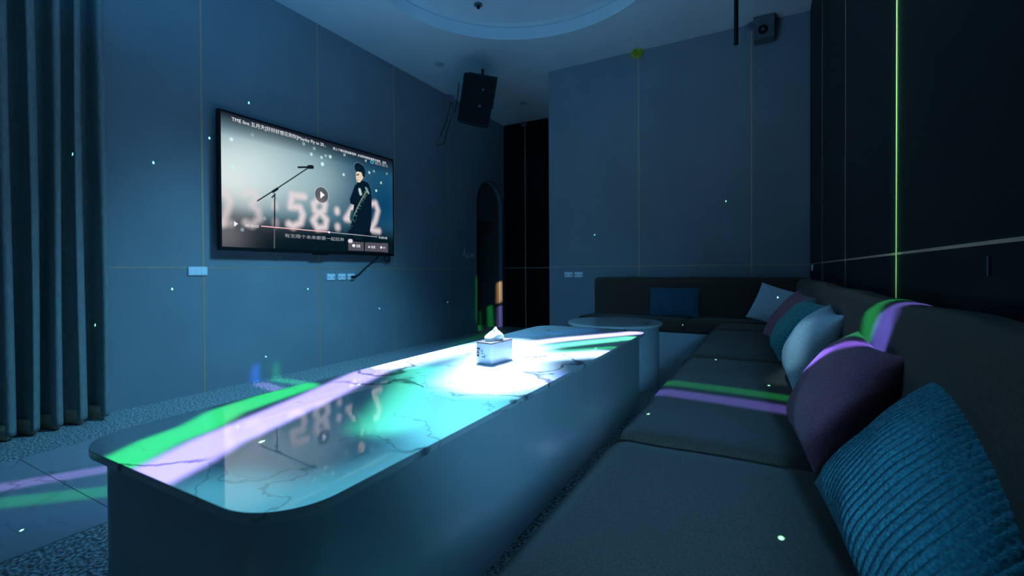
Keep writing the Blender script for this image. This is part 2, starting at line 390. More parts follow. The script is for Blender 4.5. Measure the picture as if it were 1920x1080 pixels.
# ceiling with the round recess
def ceiling():
    bm = bmesh.new(); cx, cy, r, n, up = -1.852, 3.38, 1.335, 160, .15
    x0, x1, y0, y1 = XL-.1, XR+.1, YF-.1, YR+.1
    rim, out = [], []
    for i in range(n):
        a = 2*PI*i/n; c, s = math.cos(a), math.sin(a)
        t = min([((x1 if c > 0 else x0)-cx)/c if abs(c) > 1e-6 else 1e9, ((y1 if s > 0 else y0)-cy)/s if abs(s) > 1e-6 else 1e9])
        rim.append((c, s)); out.append((cx+c*t, cy+s*t))
    def ring(rr, z): return [bm.verts.new((cx+rr*c, cy+rr*s, z)) for c, s in rim]
    O = [bm.verts.new((*p, CZ)) for p in out]
    rings = [ring(r, CZ), ring(r, CZ+up-.02), ring(r+.012, CZ+up), ring(r-.05, CZ+up+.012), ring(.2, CZ+up+.012)]
    A = O
    for B in rings:
        for i in range(n): bm.faces.new((A[i], A[(i+1) % n], B[(i+1) % n], B[i]))
        A = B
    bm.faces.new(A)
    for cxy in ((x0, y0), (x1, y0), (x1, y1), (x0, y1)):
        i = min(range(n), key=lambda j: (out[j][0]-cxy[0])**2+(out[j][1]-cxy[1])**2)
        v = bm.verts.new((*cxy, CZ))
        for j in (i-1, i, (i+1) % n):
            pass
        try: bm.faces.new((O[i], v, O[(i+1) % n]))
        except ValueError: pass
        try: bm.faces.new((O[i-1], v, O[i]))
        except ValueError: pass
    bm2 = bmesh.new()
    return bm
struct(link('ceiling', ceiling(), M['ceil']))
struct(link('trim_2', box_bm((XL-.6, YF-.1, CZ+.2), (XR+.1, YR+.1, CZ+.26)), M['ceil']))
# brass strips: each run a strip of its own
def strip(n, lo, hi): return struct(link('trim_%d' % n, box_bm(lo, hi), M['brass']))
k = 3
zs = 1.04; W = .007
for y in (2.11, 3.246, 4.378, 5.51):
    strip(k, (XL-.002, y-W, 0), (XL+.002, y+W, CZ)); k += 1
strip(k, (XL-.002, YF, zs-.004), (XL+.0015, AY0-.01, zs+.004)); k += 1
for x in (-1.316, -.128):
    strip(k, (x-W, YB-.002, 0), (x+W, YB+.002, CZ)); k += 1
strip(k, (BX, YB-.0015, 1.052-.004), (XR, YB+.002, 1.052+.004)); k += 1
for y in (4.382, 3.18, 2.033):
    strip(k, (XR-.002, y-.004, 0), (XR+.002, y+.004, CZ)); k += 1
strip(k, (XR-.001, YF, 1.052-.004), (XR+.002, YB, 1.052+.004)); k += 1
strip(k, (-3.677-.008, YR-.003, 0), (-3.677+.008, YR+.002, CZ)); k += 1
strip(k, (XL, YR-.003, 1.052-.006), (BX, YR+.002, 1.052+.006)); k += 1
# arched doorway: frame band, deep reveal, dark passage and door
def arch_band(w, x0, x1, y0=AY0, y1=AY1, top=ATOP, n=24):
    r = (y1-y0)/2; cy = (y0+y1)/2; zc = top-r; bm = bmesh.new()
    inn = [(y0, 0)]+[(cy-r*math.cos(PI*i/n), zc+r*math.sin(PI*i/n)) for i in range(n+1)]+[(y1, 0)]
    ro = r+w
    out = [(y0-w, 0)]+[(cy-ro*math.cos(PI*i/n), zc+ro*math.sin(PI*i/n)) for i in range(n+1)]+[(y1+w, 0)]
    V = [[bm.verts.new((x, *p)) for p in L] for x, L in ((x1, inn), (x1, out), (x0, out), (x0, inn))]
    for A, B in zip(V, V[1:]+V[:1]):
        for i in range(len(inn)-1): bm.faces.new((A[i], A[i+1], B[i+1], B[i]))
    return bm
DY0, DY1, DX = 6.265, 7.135, XL-.52
d1 = struct(empty('door_1', (0, 0, 0)))
link('door_frame', arch_band(.018, XL-.02, XL+.008), M['jamb'], d1)
bm = bmesh.new()
box_bm((DX, AY1+.002, 0), (XL-.10, AY1+.05, 2.6), bm); box_bm((DX, AY0-.05, 0), (XL-.10, AY0-.002, 2.6), bm)
box_bm((DX, AY0-.05, 2.56), (XL-.10, AY1+.05, 2.66), bm)
link('door_reveal', bm, M['jamb'], d1)
link('door_header', box_bm((XL-.16, AY0-.002, 1.86), (XL-.11, AY1+.002, 2.56)), M['jamb'], d1)
link('door_leaf', box_bm((DX-.05, AY0-.05, 0), (DX, AY1+.05, 2.6), bevel=.004), M['door'], d1)

# ------------------------------------------------------------------ curtain
def curtain():
    bm = bmesh.new(); y0, y1 = -2.3, 1.41; n = 1100; zs_ = [0.03, .06, .3, .8, 1.4, 2.1, 2.8, 3.3, 3.585]
    rows = []
    for z in zs_:
        row = []
        for i in range(n+1):
            t = i/n; y = y0+(y1-y0)*t
            ph = 2*PI*(y1-y)/.112
            a = .080*(1+.12*math.sin(ph*.37+1))
            f = math.sin(ph+.35*math.sin(ph*.5)); f = math.copysign(abs(f)**.75, f)
            lean = .012*math.sin(ph*.31+z*1.3)
            row.append(bm.verts.new((-3.995+a*f, y+lean*.6+.009*math.sin(2*ph+1.), z)))
        rows.append(row)
    for A, B in zip(rows[:-1], rows[1:]):
        for i in range(n): bm.faces.new((A[i], A[i+1], B[i+1], B[i]))
    return bm
cur = empty('curtain', (-3.995, -.4, 0)); tag(cur, 'floor-length grey-teal pleated curtain hanging at the left of the screen wall', 'curtain')
c = link('curtain_cloth', curtain(), M['curtain'], smooth=True); c.parent = cur; c.matrix_parent_inverse = Matrix.Translation((3.995, .4, 0))
so = c.modifiers.new('s', 'SOLIDIFY'); so.thickness = .004
def hem():
    bm = bmesh.new(); y0, y1 = -2.3, 1.40; n = 600; A = []; B = []
    for i in range(n+1):
        y = y0+(y1-y0)*i/n; ph = 2*PI*(y1-y)/.112; x = -3.99+.06*math.sin(ph+.3)
        A.append(bm.verts.new((x-.012, y, .008))); B.append(bm.verts.new((x-.012, y, .10)))
    for i in range(n): bm.faces.new((A[i], A[i+1], B[i+1], B[i]))
    return bm
c = link('curtain_lining', hem(), M['lining'], smooth=True); c.parent = cur; c.matrix_parent_inverse = Matrix.Translation((3.995, .4, 0))
c['label'] = 'tan lining showing at the hem'
so = c.modifiers.new('s', 'SOLIDIFY'); so.thickness = .003

# ------------------------------------------------------------------ television
TY0, TY1, TZ0, TZ1, TX = 2.187, 4.250, 1.188, 2.375, -4.0
tvo = empty('television', (TX, (TY0+TY1)/2, TZ0)); tag(tvo, 'large wall-mounted television playing a concert video with a singer and big clock digits', 'television')
def tloc(o): o.matrix_parent_inverse = Matrix.Translation(-tvo.location); return o
bm = box_bm((TX-.045, TY0, TZ0), (TX, TY1, TZ1), bevel=.004)
tloc(link('casing', bm, M['black'], tvo)); bm = box_bm((XL+.002, 2.9, 1.5), (TX-.045, 3.5, 2.05), bevel=.004); tloc(link('wall_bracket', bm, M['black'], tvo))
bm = box_bm((TX-.02, 3.10, TZ0-.014), (TX-.002, 3.28, TZ0+.002), bevel=.002); tloc(link('sensor_bar', bm, M['black'], tvo))
SY0, SY1, SZ0, SZ1 = TY0+.018, TY1-.018, TZ0+.030, TZ1-.016
# photograph-crop points -> screen uv (u right, v down) by a homography
def homog(src, dst):
    A = []
    for (x, y), (u, v) in zip(src, dst):
        A.append([x, y, 1, 0, 0, 0, -u*x, -u*y, -u]); A.append([0, 0, 0, x, y, 1, -v*x, -v*y, -v])
    _, _, V = np.linalg.svd(np.array(A, float)); return V[-1].reshape(3, 3)
HM = homog([(114, 86), (118, 911), (1130, 392), (1133, 946)], [(0, 0), (0, 1), (1, 0), (1, 1)])
def uv(x, y):
    p = HM @ np.array([x, y, 1.]); return p[0]/p[2], p[1]/p[2]
NU, NV = 480, 276
U, V = np.meshgrid((np.arange(NU)+.5)/NU, (np.arange(NV)+.5)/NV)
AR = (SZ1-SZ0)/(SY1-SY0)
def srgb(c): c = np.array(c, float)/255.; return np.where(c <= .04045, c/12.92, ((c+.055)/1.055)**2.4)
img = np.zeros((NV, NU, 3))
def blob(x, y, ru, rv, col, a=1., pw=1.):
    u, v = uv(x, y); g = np.exp(-(((U-u)/ru)**2+((V-v)/rv)**2)**pw)*a
    img[:] = img*(1-g[..., None])+srgb(col)*g[..., None]
def segd(pts):
    d = np.full(U.shape, 9.)
    P_ = [uv(*p) for p in pts]
    for (ax, ay), (bx, by) in zip(P_[:-1], P_[1:]):
        ay *= AR; by *= AR; dx_, dy_ = bx-ax, by-ay; L2 = dx_*dx_+dy_*dy_+1e-12
        h = np.clip(((U-ax)*dx_+(V*AR-ay)*dy_)/L2, 0, 1)
        d = np.minimum(d, np.hypot(U-ax-h*dx_, V*AR-ay-h*dy_))
    return d
def stroke(pts, w, soft, col, a=1.):
    d = segd(pts); g = np.clip((w+soft-d)/(2*soft), 0, 1); g = g*g*(3-2*g)*a
    img[:] = img*(1-g[..., None])+srgb(col)*g[..., None]
def poly(pts, col, a=1., soft=.002):
    P_ = [uv(*p) for p in pts]; ins = np.zeros(U.shape, bool); n = len(P_)
    for i in range(n):
        (x1, y1), (x2, y2) = P_[i], P_[(i+1) % n]
        if abs(y2-y1) < 1e-9: continue
        c = ((y1 > V) != (y2 > V)) & (U < (x2-x1)*(V-y1)/(y2-y1)+x1); ins ^= c
    g = ins*a; img[:] = img*(1-g[..., None])+srgb(col)*g[..., None]
img[:] = srgb((70, 118, 135))
blob(1060, 640, .34, .60, (0, 62, 100), 1.); blob(1060, 450, .25, .3, (20, 80, 110), .6)
blob(120, 290, .16, .22, (35, 105, 135), .9)
blob(330, 440, .34, .27, (205, 225, 225), 1., 1.1); blob(150, 520, .16, .22, (225, 235, 232), .9)
blob(600, 470, .22, .20, (150, 185, 195), .55)
g = np.clip((V-.66)/.22, 0, 1)**1.1; g = (g*g*(3-2*g))[..., None]
img[:] = img*(1-g)+srgb((3, 22, 30))*g
blob(130, 790, .10, .20, (125, 125, 128), .75); blob(330, 780, .2, .09, (60, 60, 70), .5)
DG = (228, 214, 216)
for pts, a in (([(120, 575), (150, 600), (165, 640), (150, 690), (120, 770)], .7), ([(120, 770), (170, 770)], .35),
            ([(262, 592), (300, 575), (330, 610), (300, 660), (335, 690), (345, 740), (300, 778), (262, 765)], .55),
            ([(436, 655), (437, 668)], .6), ([(440, 760), (441, 772)], .35),
            ([(612, 607), (540, 598), (530, 668), (585, 672), (603, 715), (590, 765), (545, 785), (520, 772)], .95),
            ([(700, 625), (735, 650), (728, 690), (690, 710), (665, 750), (690, 795), (735, 790), (742, 745), (715, 712), (675, 690), (668, 650), (700, 625)], .95),
            ([(805, 688), (806, 698)], .95), ([(808, 785), (809, 792)], .85),
            ([(905, 660), (858, 738), (905, 748)], .95), ([(1008, 650), (1030, 645), (1045, 690), (1030, 750), (1003, 805), (1050, 812)], .9)):
    stroke(pts, .0155, .016, DG, a)
g = (np.clip(1-V/.17, 0, 1)**.8)[..., None]; img[:] = img*(1-g)+srgb((18, 14, 26))*g
for x, y, r, a in ((178, 262, .010, 1), (186, 430, .0105, 1), (655, 353, .010, .8), (715, 372, .009, .8), (766, 368, .011, .8), (740, 362, .009, .5), (720, 412, .012, 1), (845, 475, .010, .8), (610, 290, .010, .35), (672, 318, .010, .35), (850, 357, .010, .4), (995, 463, .010, .7), (1022, 455, .009, .4), (1063, 524, .009, .8), (1035, 571, .009, 1), (975, 392, .009, .5), (240, 808, .010, .3), (375, 740, .010, .25), (1097, 470, .009, .3), (305, 235, .010, .2)):
    u, v = uv(x, y); d_ = np.hypot(U-u, (V-v)*AR); g = np.clip((r-d_)/.004, 0, 1)[..., None]*a
    img[:] = img*(1-g)+srgb((205, 240, 240))*g
K = (14, 24, 30)
stroke([(333, 633), (440, 565), (640, 432)], .0028, .0012, K); stroke([(425, 578), (452, 560)], .006, .002, K)
stroke([(577, 431), (655, 430)], .0045, .0015, K); stroke([(640, 429), (660, 429)], .0095, .002, K)
stroke([(436, 590), (435, 700), (434, 800)], .0032, .0012, K); stroke([(434, 800), (432, 915)], .003, .0015, (110, 110, 115), .6); stroke([(420, 612), (437, 595)], .003, .001, K)
# the singer: dark jacket, back-lit hair, guitar
poly([(936, 512), (910, 540), (896, 580), (880, 622), (884, 650), (905, 655), (900, 690), (884, 740), (880, 826), (992, 840), (1003, 780), (1008, 700), (1008, 610), (1001, 560), (990, 528), (965, 512)], (4, 24, 40))
stroke([(884, 826), (905, 950)], .02, .01, (4, 20, 32)); stroke([(985, 836), (975, 950)], .03, .01, (3, 18, 28))
for (x, y, r, c_) in ((936, 440, .0295, (110, 150, 165)), (937, 441, .0285, (6, 26, 44))):
    stroke([(x-6, y-6), (x+10, y+4)], r, .002, c_)
poly([(915, 470), (925, 455), (950, 462), (962, 470), (958, 498), (940, 522), (922, 518), (918, 500)], (226, 205, 182))
poly([(918, 474), (935, 470), (936, 478), (918, 481)], (70, 60, 60)); poly([(948, 455), (972, 455), (968, 490), (956, 486)], (6, 26, 44)); stroke([(922, 508), (931, 509)], .0015, .001, (120, 70, 70))
stroke([(938, 565), (944, 590)], .009, .003, (190, 215, 215), .9); stroke([(975, 555), (990, 585)], .006, .003, (150, 190, 200), .7)
stroke([(985, 560), (935, 650), (885, 760)], .004, .002, (110, 140, 120), .8)
stroke([(895, 700), (890, 740)], .013, .004, (6, 70, 80), .9)
rs = np.random.RandomState(3)
for i in range(60):
    t = rs.rand(); x = 985-(985-882)*t+rs.randn()*7; y = 560+(790-560)*t+rs.randn()*9
    stroke([(x, y), (x+1, y+2)], .0011, .0009, (170, 200, 180), .8)
# player overlay
def disc(x, y, r0, r1, col, a):
    u, v = uv(x, y); d_ = np.hypot(U-u, (V-v)*AR); g = (np.clip((r1-d_)/.002, 0, 1)*np.clip((d_-r0)/.002+1, 0, 1))[..., None]*a
    img[:] = img*(1-g)+srgb(col)*g
disc(715, 597, -1, .040, (70, 66, 74), .85); disc(715, 597, .041, .044, (200, 200, 205), .7)
poly([(708, 575), (733, 597), (708, 618)], (250, 250, 255)); poly([(191, 757), (215, 773), (191, 790)], (250, 250, 255))
stroke([(356, 786), (560, 803), (758, 820)], .0022, .0012, (235, 150, 160)); stroke([(356, 785), (758, 819)], .0010, .0008, (255, 225, 228)); stroke([(758, 820), (1040, 846)], .0014, .001, (190, 195, 205)); stroke([(757, 820), (759, 820)], .005, .001, (255, 255, 255))
poly([(870, 874), (960, 878), (960, 931), (870, 927)], (84, 80, 90)); poly([(968, 879), (1103, 884), (1103, 938), (968, 932)], (84, 80, 90)); stroke([(878, 872), (888, 872)], .010, .003, (225, 215, 225))
def screen():
    me = bpy.data.meshes.new('screen'); ys = np.linspace(SY0, SY1, NU+1); zs2 = np.linspace(SZ1, SZ0, NV+1)
    YY, ZZ = np.meshgrid(ys, zs2); n = YY.size
    co = np.stack([np.full(n, TX+.0012), YY.ravel(), ZZ.ravel()], 1)
    i = np.arange(NV)[:, None]*(NU+1)+np.arange(NU)[None, :]; i = i.ravel()
    fc = np.stack([i, i+NU+1, i+NU+2, i+1], 1)
    me.vertices.add(n); me.vertices.foreach_set('co', co.ravel())
    me.loops.add(fc.size); me.loops.foreach_set('vertex_index', fc.ravel().astype(np.int32))
    me.polygons.add(len(fc)); me.polygons.foreach_set('loop_start', (np.arange(len(fc))*4).astype(np.int32))
    me.update(calc_edges=True)
    at = me.color_attributes.new('picture', 'FLOAT_COLOR', 'CORNER')
    c_ = np.concatenate([img.reshape(-1, 3), np.ones((NU*NV, 1))], 1); c_ = np.repeat(c_, 4, 0)
    at.data.foreach_set('color', c_.ravel().astype(np.float32))
    return me
msc = emis('screen_glow', (1, 1, 1), 1.0); N = NT(msc.node_tree); a = N.new('ShaderNodeVertexColor', layer_name='picture')
N.t.links.new(a.outputs[0], msc.node_tree.nodes['Principled BSDF'].inputs['Emission Color'])
scr = tloc(link('screen', screen(), msc, tvo)); scr['label'] = 'lit screen with a paused concert video'
M['glow_text'] = emis('screen_text', (.9, .9, .95), 1.0); M['dim_text'] = emis('screen_subtitle', (.35, .38, .42), 1.0); M['cyan_text'] = emis('screen_logo', (.1, .55, .8), 1.)
def stext(s, x0, y0, x1, hgt, material=None):
    """text on the screen: left baseline point and right end in crop pixels, height as a share of the screen"""
    u0, v0 = uv(x0, y0); u1, v1 = uv(x1, y0+(x1-x0)*.0)
    wdt = (u1-u0)*(SY1-SY0); h = hgt*(SZ1-SZ0)
    mt = Matrix(((0, 0, 1, TX+.0022), (1, 0, 0, SY0+u0*(SY1-SY0)), (0, 1, 0, SZ1-v0*(SZ1-SZ0)), (0, 0, 0, 1)))
    o = text_obj('screen_text', s, wdt, h, material or M['glow_text'], tvo, mt)
    if o: tloc(o)
def ux(x, y): return uv(x, y)[0]
def stext2(s, p0, p1, hgt, material=None):
    u0, v0 = uv(*p0); u1, v1 = uv(*p1); vm = (v0+v1)/2
    wdt = (u1-u0)*(SY1-SY0); h = hgt*(SZ1-SZ0)
    mt = Matrix(((0, 0, 1, TX+.0022), (1, 0, 0, SY0+u0*(SY1-SY0)), (0, 1, 0, SZ1-vm*(SZ1-SZ0)), (0, 0, 0, 1)))
    o = text_obj('screen_text', s, wdt, h, material or M['glow_text'], tvo, mt)
    if o: tloc(o)
stext2('TME live 五月天[好好好想见到你]Mayday Fly to 20...', (180, 160), (741, 312), .042)
stext2('按上下键切换选集视频  点击菜单键查看更多视频，全屏', (782, 328), (1092, 412), .026)
stext2('腾讯音乐', (1028, 416), (1104, 434), .032, M['dim_text'])
stext2('◎', (1000, 408), (1022, 414), .036, M['cyan_text'])
stext2('00:32:03', (258, 790), (338, 797), .022)
stext2('0:35:42', (1050, 856), (1098, 859), .022)
stext2('有无限个未来都要一起狂奔', (494, 852), (846, 876), .034, M['dim_text'])
stext2('●', (893, 908), (911, 909), .030); stext2('选集', (916, 910), (941, 911), .030)
stext2('★', (984, 914), (1000, 915), .030); stext2('收藏', (1003, 915), (1028, 916), .028)
stext2('♦', (1056, 917), (1070, 918), .030); stext2('77', (1074, 918), (1087, 919), .022)
# cables below the set
tag(link('power_cable', tube([(-4.03, 4.03, 1.20), (-4.06, 4.02, 1.15), (-4.09, 3.97, 1.11), (-4.098, 3.90, 1.06), (-4.098, 3.83, 1.01), (-4.095, 3.77, .965), (-4.09, 3.70, .940), (-4.085, 3.67, .937)], .009), M['cable'], smooth=True), 'black power cable running from the television down to the sockets', 'cable')
tag(link('cable_loop', tube([(-4.03, 4.16, 1.20)]+[(-4.07, 4.20+.045*math.sin(a), 1.15-.045*math.cos(a)+.01) for a in np.linspace(-1.9, 2.4, 12)], .007), M['cable'], smooth=True), 'short black cable loop hanging under the right end of the television', 'cable')

# ------------------------------------------------------------------ wall plates
def plate(name, label, cat, org, ax, nrm, wd, ht, marks=True, group=None):
    """flat plate on a wall; ax = direction of its width, nrm = outward"""
    t = empty(name, org); tag(t, label, cat, group)
    ax, nrm = Vector(ax), Vector(nrm); up = Vector((0, 0, 1))
    mt = Matrix((ax, nrm, up)).transposed()
    def part(nm, lo, hi, mm, bev=.0):
        bm = box_bm(lo, hi, bevel=bev)
        for v in bm.verts: v.co = mt @ v.co
        bmesh.ops.recalc_face_normals(bm, faces=bm.faces[:])
        return link(nm, bm, mm, t)
    part('face_plate', (-wd/2, 0, -ht/2), (wd/2, .012, ht/2), M['white'], .003)
    if marks == 'socket':
        for dx_ in (-.3, .3):
            part('socket_hole', (dx_*wd-.012, .0118, -.014), (dx_*wd-.006, .0126, .004), M['ink'])
            part('socket_hole', (dx_*wd+.006, .0118, -.014), (dx_*wd+.012, .0126, .004), M['ink'])
    elif marks:
        for i in range(marks):
            x0 = -wd/2+.008+i*(wd-.016)/marks
            part('switch_rocker', (x0+.002, .011, -ht/2+.008), (x0+(wd-.016)/marks-.002, .015, ht/2-.008), M['white'], .001)
    return t
plate('light_switch', 'wide white switch plate on the brass cross joint left below the television', 'switch', (XL, 2.065, 1.012), (0, 1, 0), (1, 0, 0), .145, .072, 3)
for y, l in ((3.39, 'left plate of the three white sockets below the television'), (3.535, 'middle plate of the three white sockets below the television'), (3.665, 'right plate of the three sockets, holding the television cable plug')):
    plate('wall_socket', l, 'socket', (XL, y, .945), (0, 1, 0), (1, 0, 0), .104, .068, 'socket', 'sockets below the television')
for x, l in ((-2.21, 'left plate of two white sockets on the back wall beside the sofa'), (-2.075, 'right plate of two white sockets on the back wall beside the sofa')):
    plate('wall_socket', l, 'socket', (x, YB, .948), (1, 0, 0), (0, -1, 0), .112, .066, 'socket', 'sockets on the back wall')
pl = link('cable_plug', box_bm((XL+.0135, 3.655, .925), (XL+.045, 3.705, .955), bevel=.006), M['cable']); tag(pl, 'black plug pushed into the right socket below the television', 'plug')
tag(link('wall_sensor', prism([(.032*math.cos(a), .05*math.sin(a)) for a in np.linspace(0, 2*PI, 25)[:-1]], 0, .012, .003), M['white'], loc=(XR, 5.21, 1.014), rot=(0, -PI/2, 0)), 'small oval white button on the dark right wall near the corner', 'switch')
tag(link('wall_hook', box_bm((XR-.004, 1.274, .985), (XR, 1.280, 1.025), bevel=.001), M['grey']), 'narrow grey hook on the dark right wall under the brass strip', 'hook')
# lettering by the arch
sg = empty('wall_sign', (XL, 5.98, 1.20)); tag(sg, 'small pale wall lettering beside the arched doorway', 'sign')
def sign_text(s, y, z, wd, ht):
    mt = Matrix(((0, 0, 1, XL+.001), (1, 0, 0, y), (0, 1, 0, z), (0, 0, 0, 1)))
    o = text_obj('letter', s, wd, ht, M['sign'], sg, mt, .006)
    if o: o.matrix_parent_inverse = Matrix.Translation(-sg.location)
sign_text('J', 5.85, 1.235, .075, .125); sign_text('a', 5.93, 1.205, .045, .05); sign_text('n', 5.98, 1.205, .06, .055); sign_text('时', 6.075, 1.205, .11, .085)

# ------------------------------------------------------------------ long table
TX0, TX1, TYa, TYb = -1.665, -.777, .507, 3.54
lt = empty('coffee_table', ((TX0+TX1)/2, (TYa+TYb)/2, 0)); tag(lt, 'long white box coffee table with a glossy marble top under coloured light', 'table')
inv = Matrix.Translation(-lt.location)
o = link('tabletop', prism(rrect(TX0, TX1, TYa, TYb, .15, 14), TZ-.022, TZ, .003), M['table'], lt); o.matrix_parent_inverse = inv; smooth_by_angle(o, 12); o['label'] = 'white marble top with grey veins'
o = link('table_base', prism(rrect(TX0+.035, TX1-.035, TYa+.035, TYb-.035, .12, 14), 0, TZ-.022), M['panel'], lt); o.matrix_parent_inverse = inv; smooth_by_angle(o, 12)
# round table
rt = empty('round_table', (-1.19, 4.06, 0)); tag(rt, 'round drum side table with a marble top between long table and back sofa', 'table')
smooth_by_angle(link('tabletop', cyl_bm(.415, TZ-.022, TZ, 72, .003), M['table'], rt), 12)
smooth_by_angle(link('table_base', cyl_bm(.385, 0, TZ-.022, 72), M['panel'], rt), 12)

# ------------------------------------------------------------------ sofas
def cushion(x0, x1, y0, y1, z0, z1, r=.03, puff=.012, seed=0, axis='z'):
    """upholstered block with rounded edges, slightly crowned and uneven"""
    nx = max(6, int((x1-x0)/.05)); ny = max(6, int((y1-y0)/.05)); nz = max(4, int((z1-z0)/.04))
    bm = bmesh.new()
    bmesh.ops.create_cube(bm, size=2)
    bmesh.ops.delete(bm, geom=bm.faces[:], context='FACES_ONLY')
    bm.free(); bm = bmesh.new()
    def grid(f, na, nb):
        V = [[bm.verts.new(f(i/na*2-1, j/nb*2-1)) for j in range(nb+1)] for i in range(na+1)]
        for i in range(na):
            for j in range(nb): bm.faces.new((V[i][j], V[i+1][j], V[i+1][j+1], V[i][j+1]))
    grid(lambda a, b: (a, b, 1), nx, ny); grid(lambda a, b: (a, -b, -1), nx, ny)
    grid(lambda a, b: (1, a, b), ny, nz); grid(lambda a, b: (-1, -a, b), ny, nz)
    grid(lambda a, b: (-a, 1, b), nx, nz); grid(lambda a, b: (a, -1, b), nx, nz)
    bmesh.ops.remove_doubles(bm, verts=bm.verts[:], dist=1e-5)
    c = Vector(((x0+x1)/2, (y0+y1)/2, (z0+z1)/2)); h = Vector(((x1-x0)/2, (y1-y0)/2, (z1-z0)/2))
    for v in bm.verts:
        u = v.co.copy(); p = Vector((u.x*h.x, u.y*h.y, u.z*h.z))
        inn = Vector([max(-(h[i]-r), min(h[i]-r, p[i])) for i in range(3)])
        d_ = p-inn
        if d_.length > 1e-6: p = inn+d_.normalized()*r
        w_ = Vector((c.x+p.x, c.y+p.y, c.z+p.z))
        q = noise.noise(w_*2.3+Vector((seed, 0, 0)))*.006+noise.noise(w_*7+Vector((0, seed, 0)))*.0025
        if axis == 'z':
            p.z += (u.z > 0)*puff*(1-u.x**4)*(1-u.y**4)*u.z + q*(u.z > .5)
        elif axis == 'x':
            p.x += (-1 if u.x < 0 else 0)*puff*(1-u.z**4) + q*2*(u.x < 0); p.z += q*2*(u.z > 0)
        elif axis == 'y':
            p.y += (-1 if u.y < 0 else 0)*puff*(1-u.z**4) + q*2*(u.y < 0); p.z += q*(u.z > 0)
        v.co = c+p
    bmesh.ops.recalc_face_normals(bm, faces=bm.faces[:])
    return bm
def sofa_part(name, bm, parent, m_=None):
    o = link(name, bm, m_ or M['sofa'], parent, smooth=True); o.matrix_parent_inverse = Matrix.Translation(-parent.location)
    return o
SZt = .504
s1 = empty('sectional_sofa', (-.0, 2.0, 0)); tag(s1, 'long dark grey linen sofa running along the right wall beside the table', 'sofa')
for i, (a, b) in enumerate(((-1.4, 1.378), (1.386, 2.842), (2.850, 4.22), (4.228, 4.79))):
    sofa_part('seat_cushion', cushion(-.402, .262, a, b, .37, SZt-.004, .028, .007, i*3.1), s1)
o = sofa_part('backrest', cushion(.268, .390, -1.5, 5.14, .372, .915, .055, .010, 5., 'x'), s1)
o = sofa_part('base', box_bm((-.40, -1.4, 0), (.38, 4.79, .368)), s1, M['plinth']); smooth_by_angle(o); o['label'] = 'pale plinth under the cushions'
s2 = empty('corner_sofa', (-.7, 5.1, 0)); tag(s2, 'dark low corner sofa against the back wall on a pale plinth', 'sofa')
sofa_part('seat_cushion', cushion(-1.82, -.706, 4.80, 5.22, .372, SZt-.004, .025, .007, 11.), s2)
sofa_part('seat_cushion', cushion(-.698, .255, 4.80, 5.22, .372, SZt-.004, .025, .007, 14.), s2)
sofa_part('backrest', cushion(-1.76, .395, 5.17, 5.508, .36, .922, .04, .010, 17., 'y'), s2)
o = sofa_part('base', box_bm((-1.80, 4.81, 0), (.38, 5.508, .37)), s2, M['plinth']); smooth_by_angle(o); o['label'] = 'pale plinth under the cushions'

# ------------------------------------------------------------------ pillows
def pillow_bm(wd, ht, th, ribs=0, rib_amp=.005, rib_axis='v', ear=.10, seed=0, n=44, pw=.45, crease=.006, cells=0):
    bm = bmesh.new(); T, B = {}, {}
    N_ = n if not ribs else max(n, ribs*8)
    nu, nv = (n, N_) if rib_axis == 'v' else (N_, n)
    for i in range(nu+1):
        for j in range(nv+1):
            u = i/nu*2-1; v = j/nv*2-1
            # denser sampling toward the rim
            us = math.sin(u*PI/2)*.55+u*.45; vs = math.sin(v*PI/2)*.55+v*.45
            x = wd/2*us*(1-ear*(1-vs*vs)*abs(us)**3); y = ht/2*vs*(1-ear*(1-us*us)*abs(vs)**3)
            e = max(0, (1-us*us))*max(0, (1-vs*vs)); z = th/2*e**pw
            z += crease*noise.noise(Vector((us*2.2+seed, vs*2.2, 0)))*min(1, e*4)
            if ribs:
                a = abs(math.sin(ribs*PI/2*((vs if rib_axis == 'v' else us)+1)))**.6
                if cells: a *= .55+.45*abs(math.sin(cells*PI/2*((us if rib_axis == 'v' else vs)+1)))**.6
                z += rib_amp*a*min(1, e*5)
            T[i, j] = bm.verts.new((x, y, z))
            B[i, j] = T[i, j] if i in (0, nu) or j in (0, nv) else bm.verts.new((x, y, -z))
    for i in range(nu):
        for j in range(nv):
            bm.faces.new((T[i, j], T[i+1, j], T[i+1, j+1], T[i, j+1])); bm.faces.new((B[i, j], B[i, j+1], B[i+1, j+1], B[i+1, j]))
    return bm
def pillow(label, m_, centre, nrm, spin, wd, ht, th, group='scatter pillows on the sofa', **kw):
    nrm = Vector(nrm).normalized(); up = Vector((0, 0, 1)); right = up.cross(nrm).normalized(); up = nrm.cross(right)
    R_ = Matrix((right, up, nrm)).transposed().to_4x4() @ Matrix.Rotation(math.radians(spin), 4, 'Z')
    o = link('throw_pillow', pillow_bm(wd, ht, th, **kw), m_, smooth=True)
    o.matrix_world = Matrix.Translation(centre) @ R_
    tag(o, label, 'pillow', group); return o
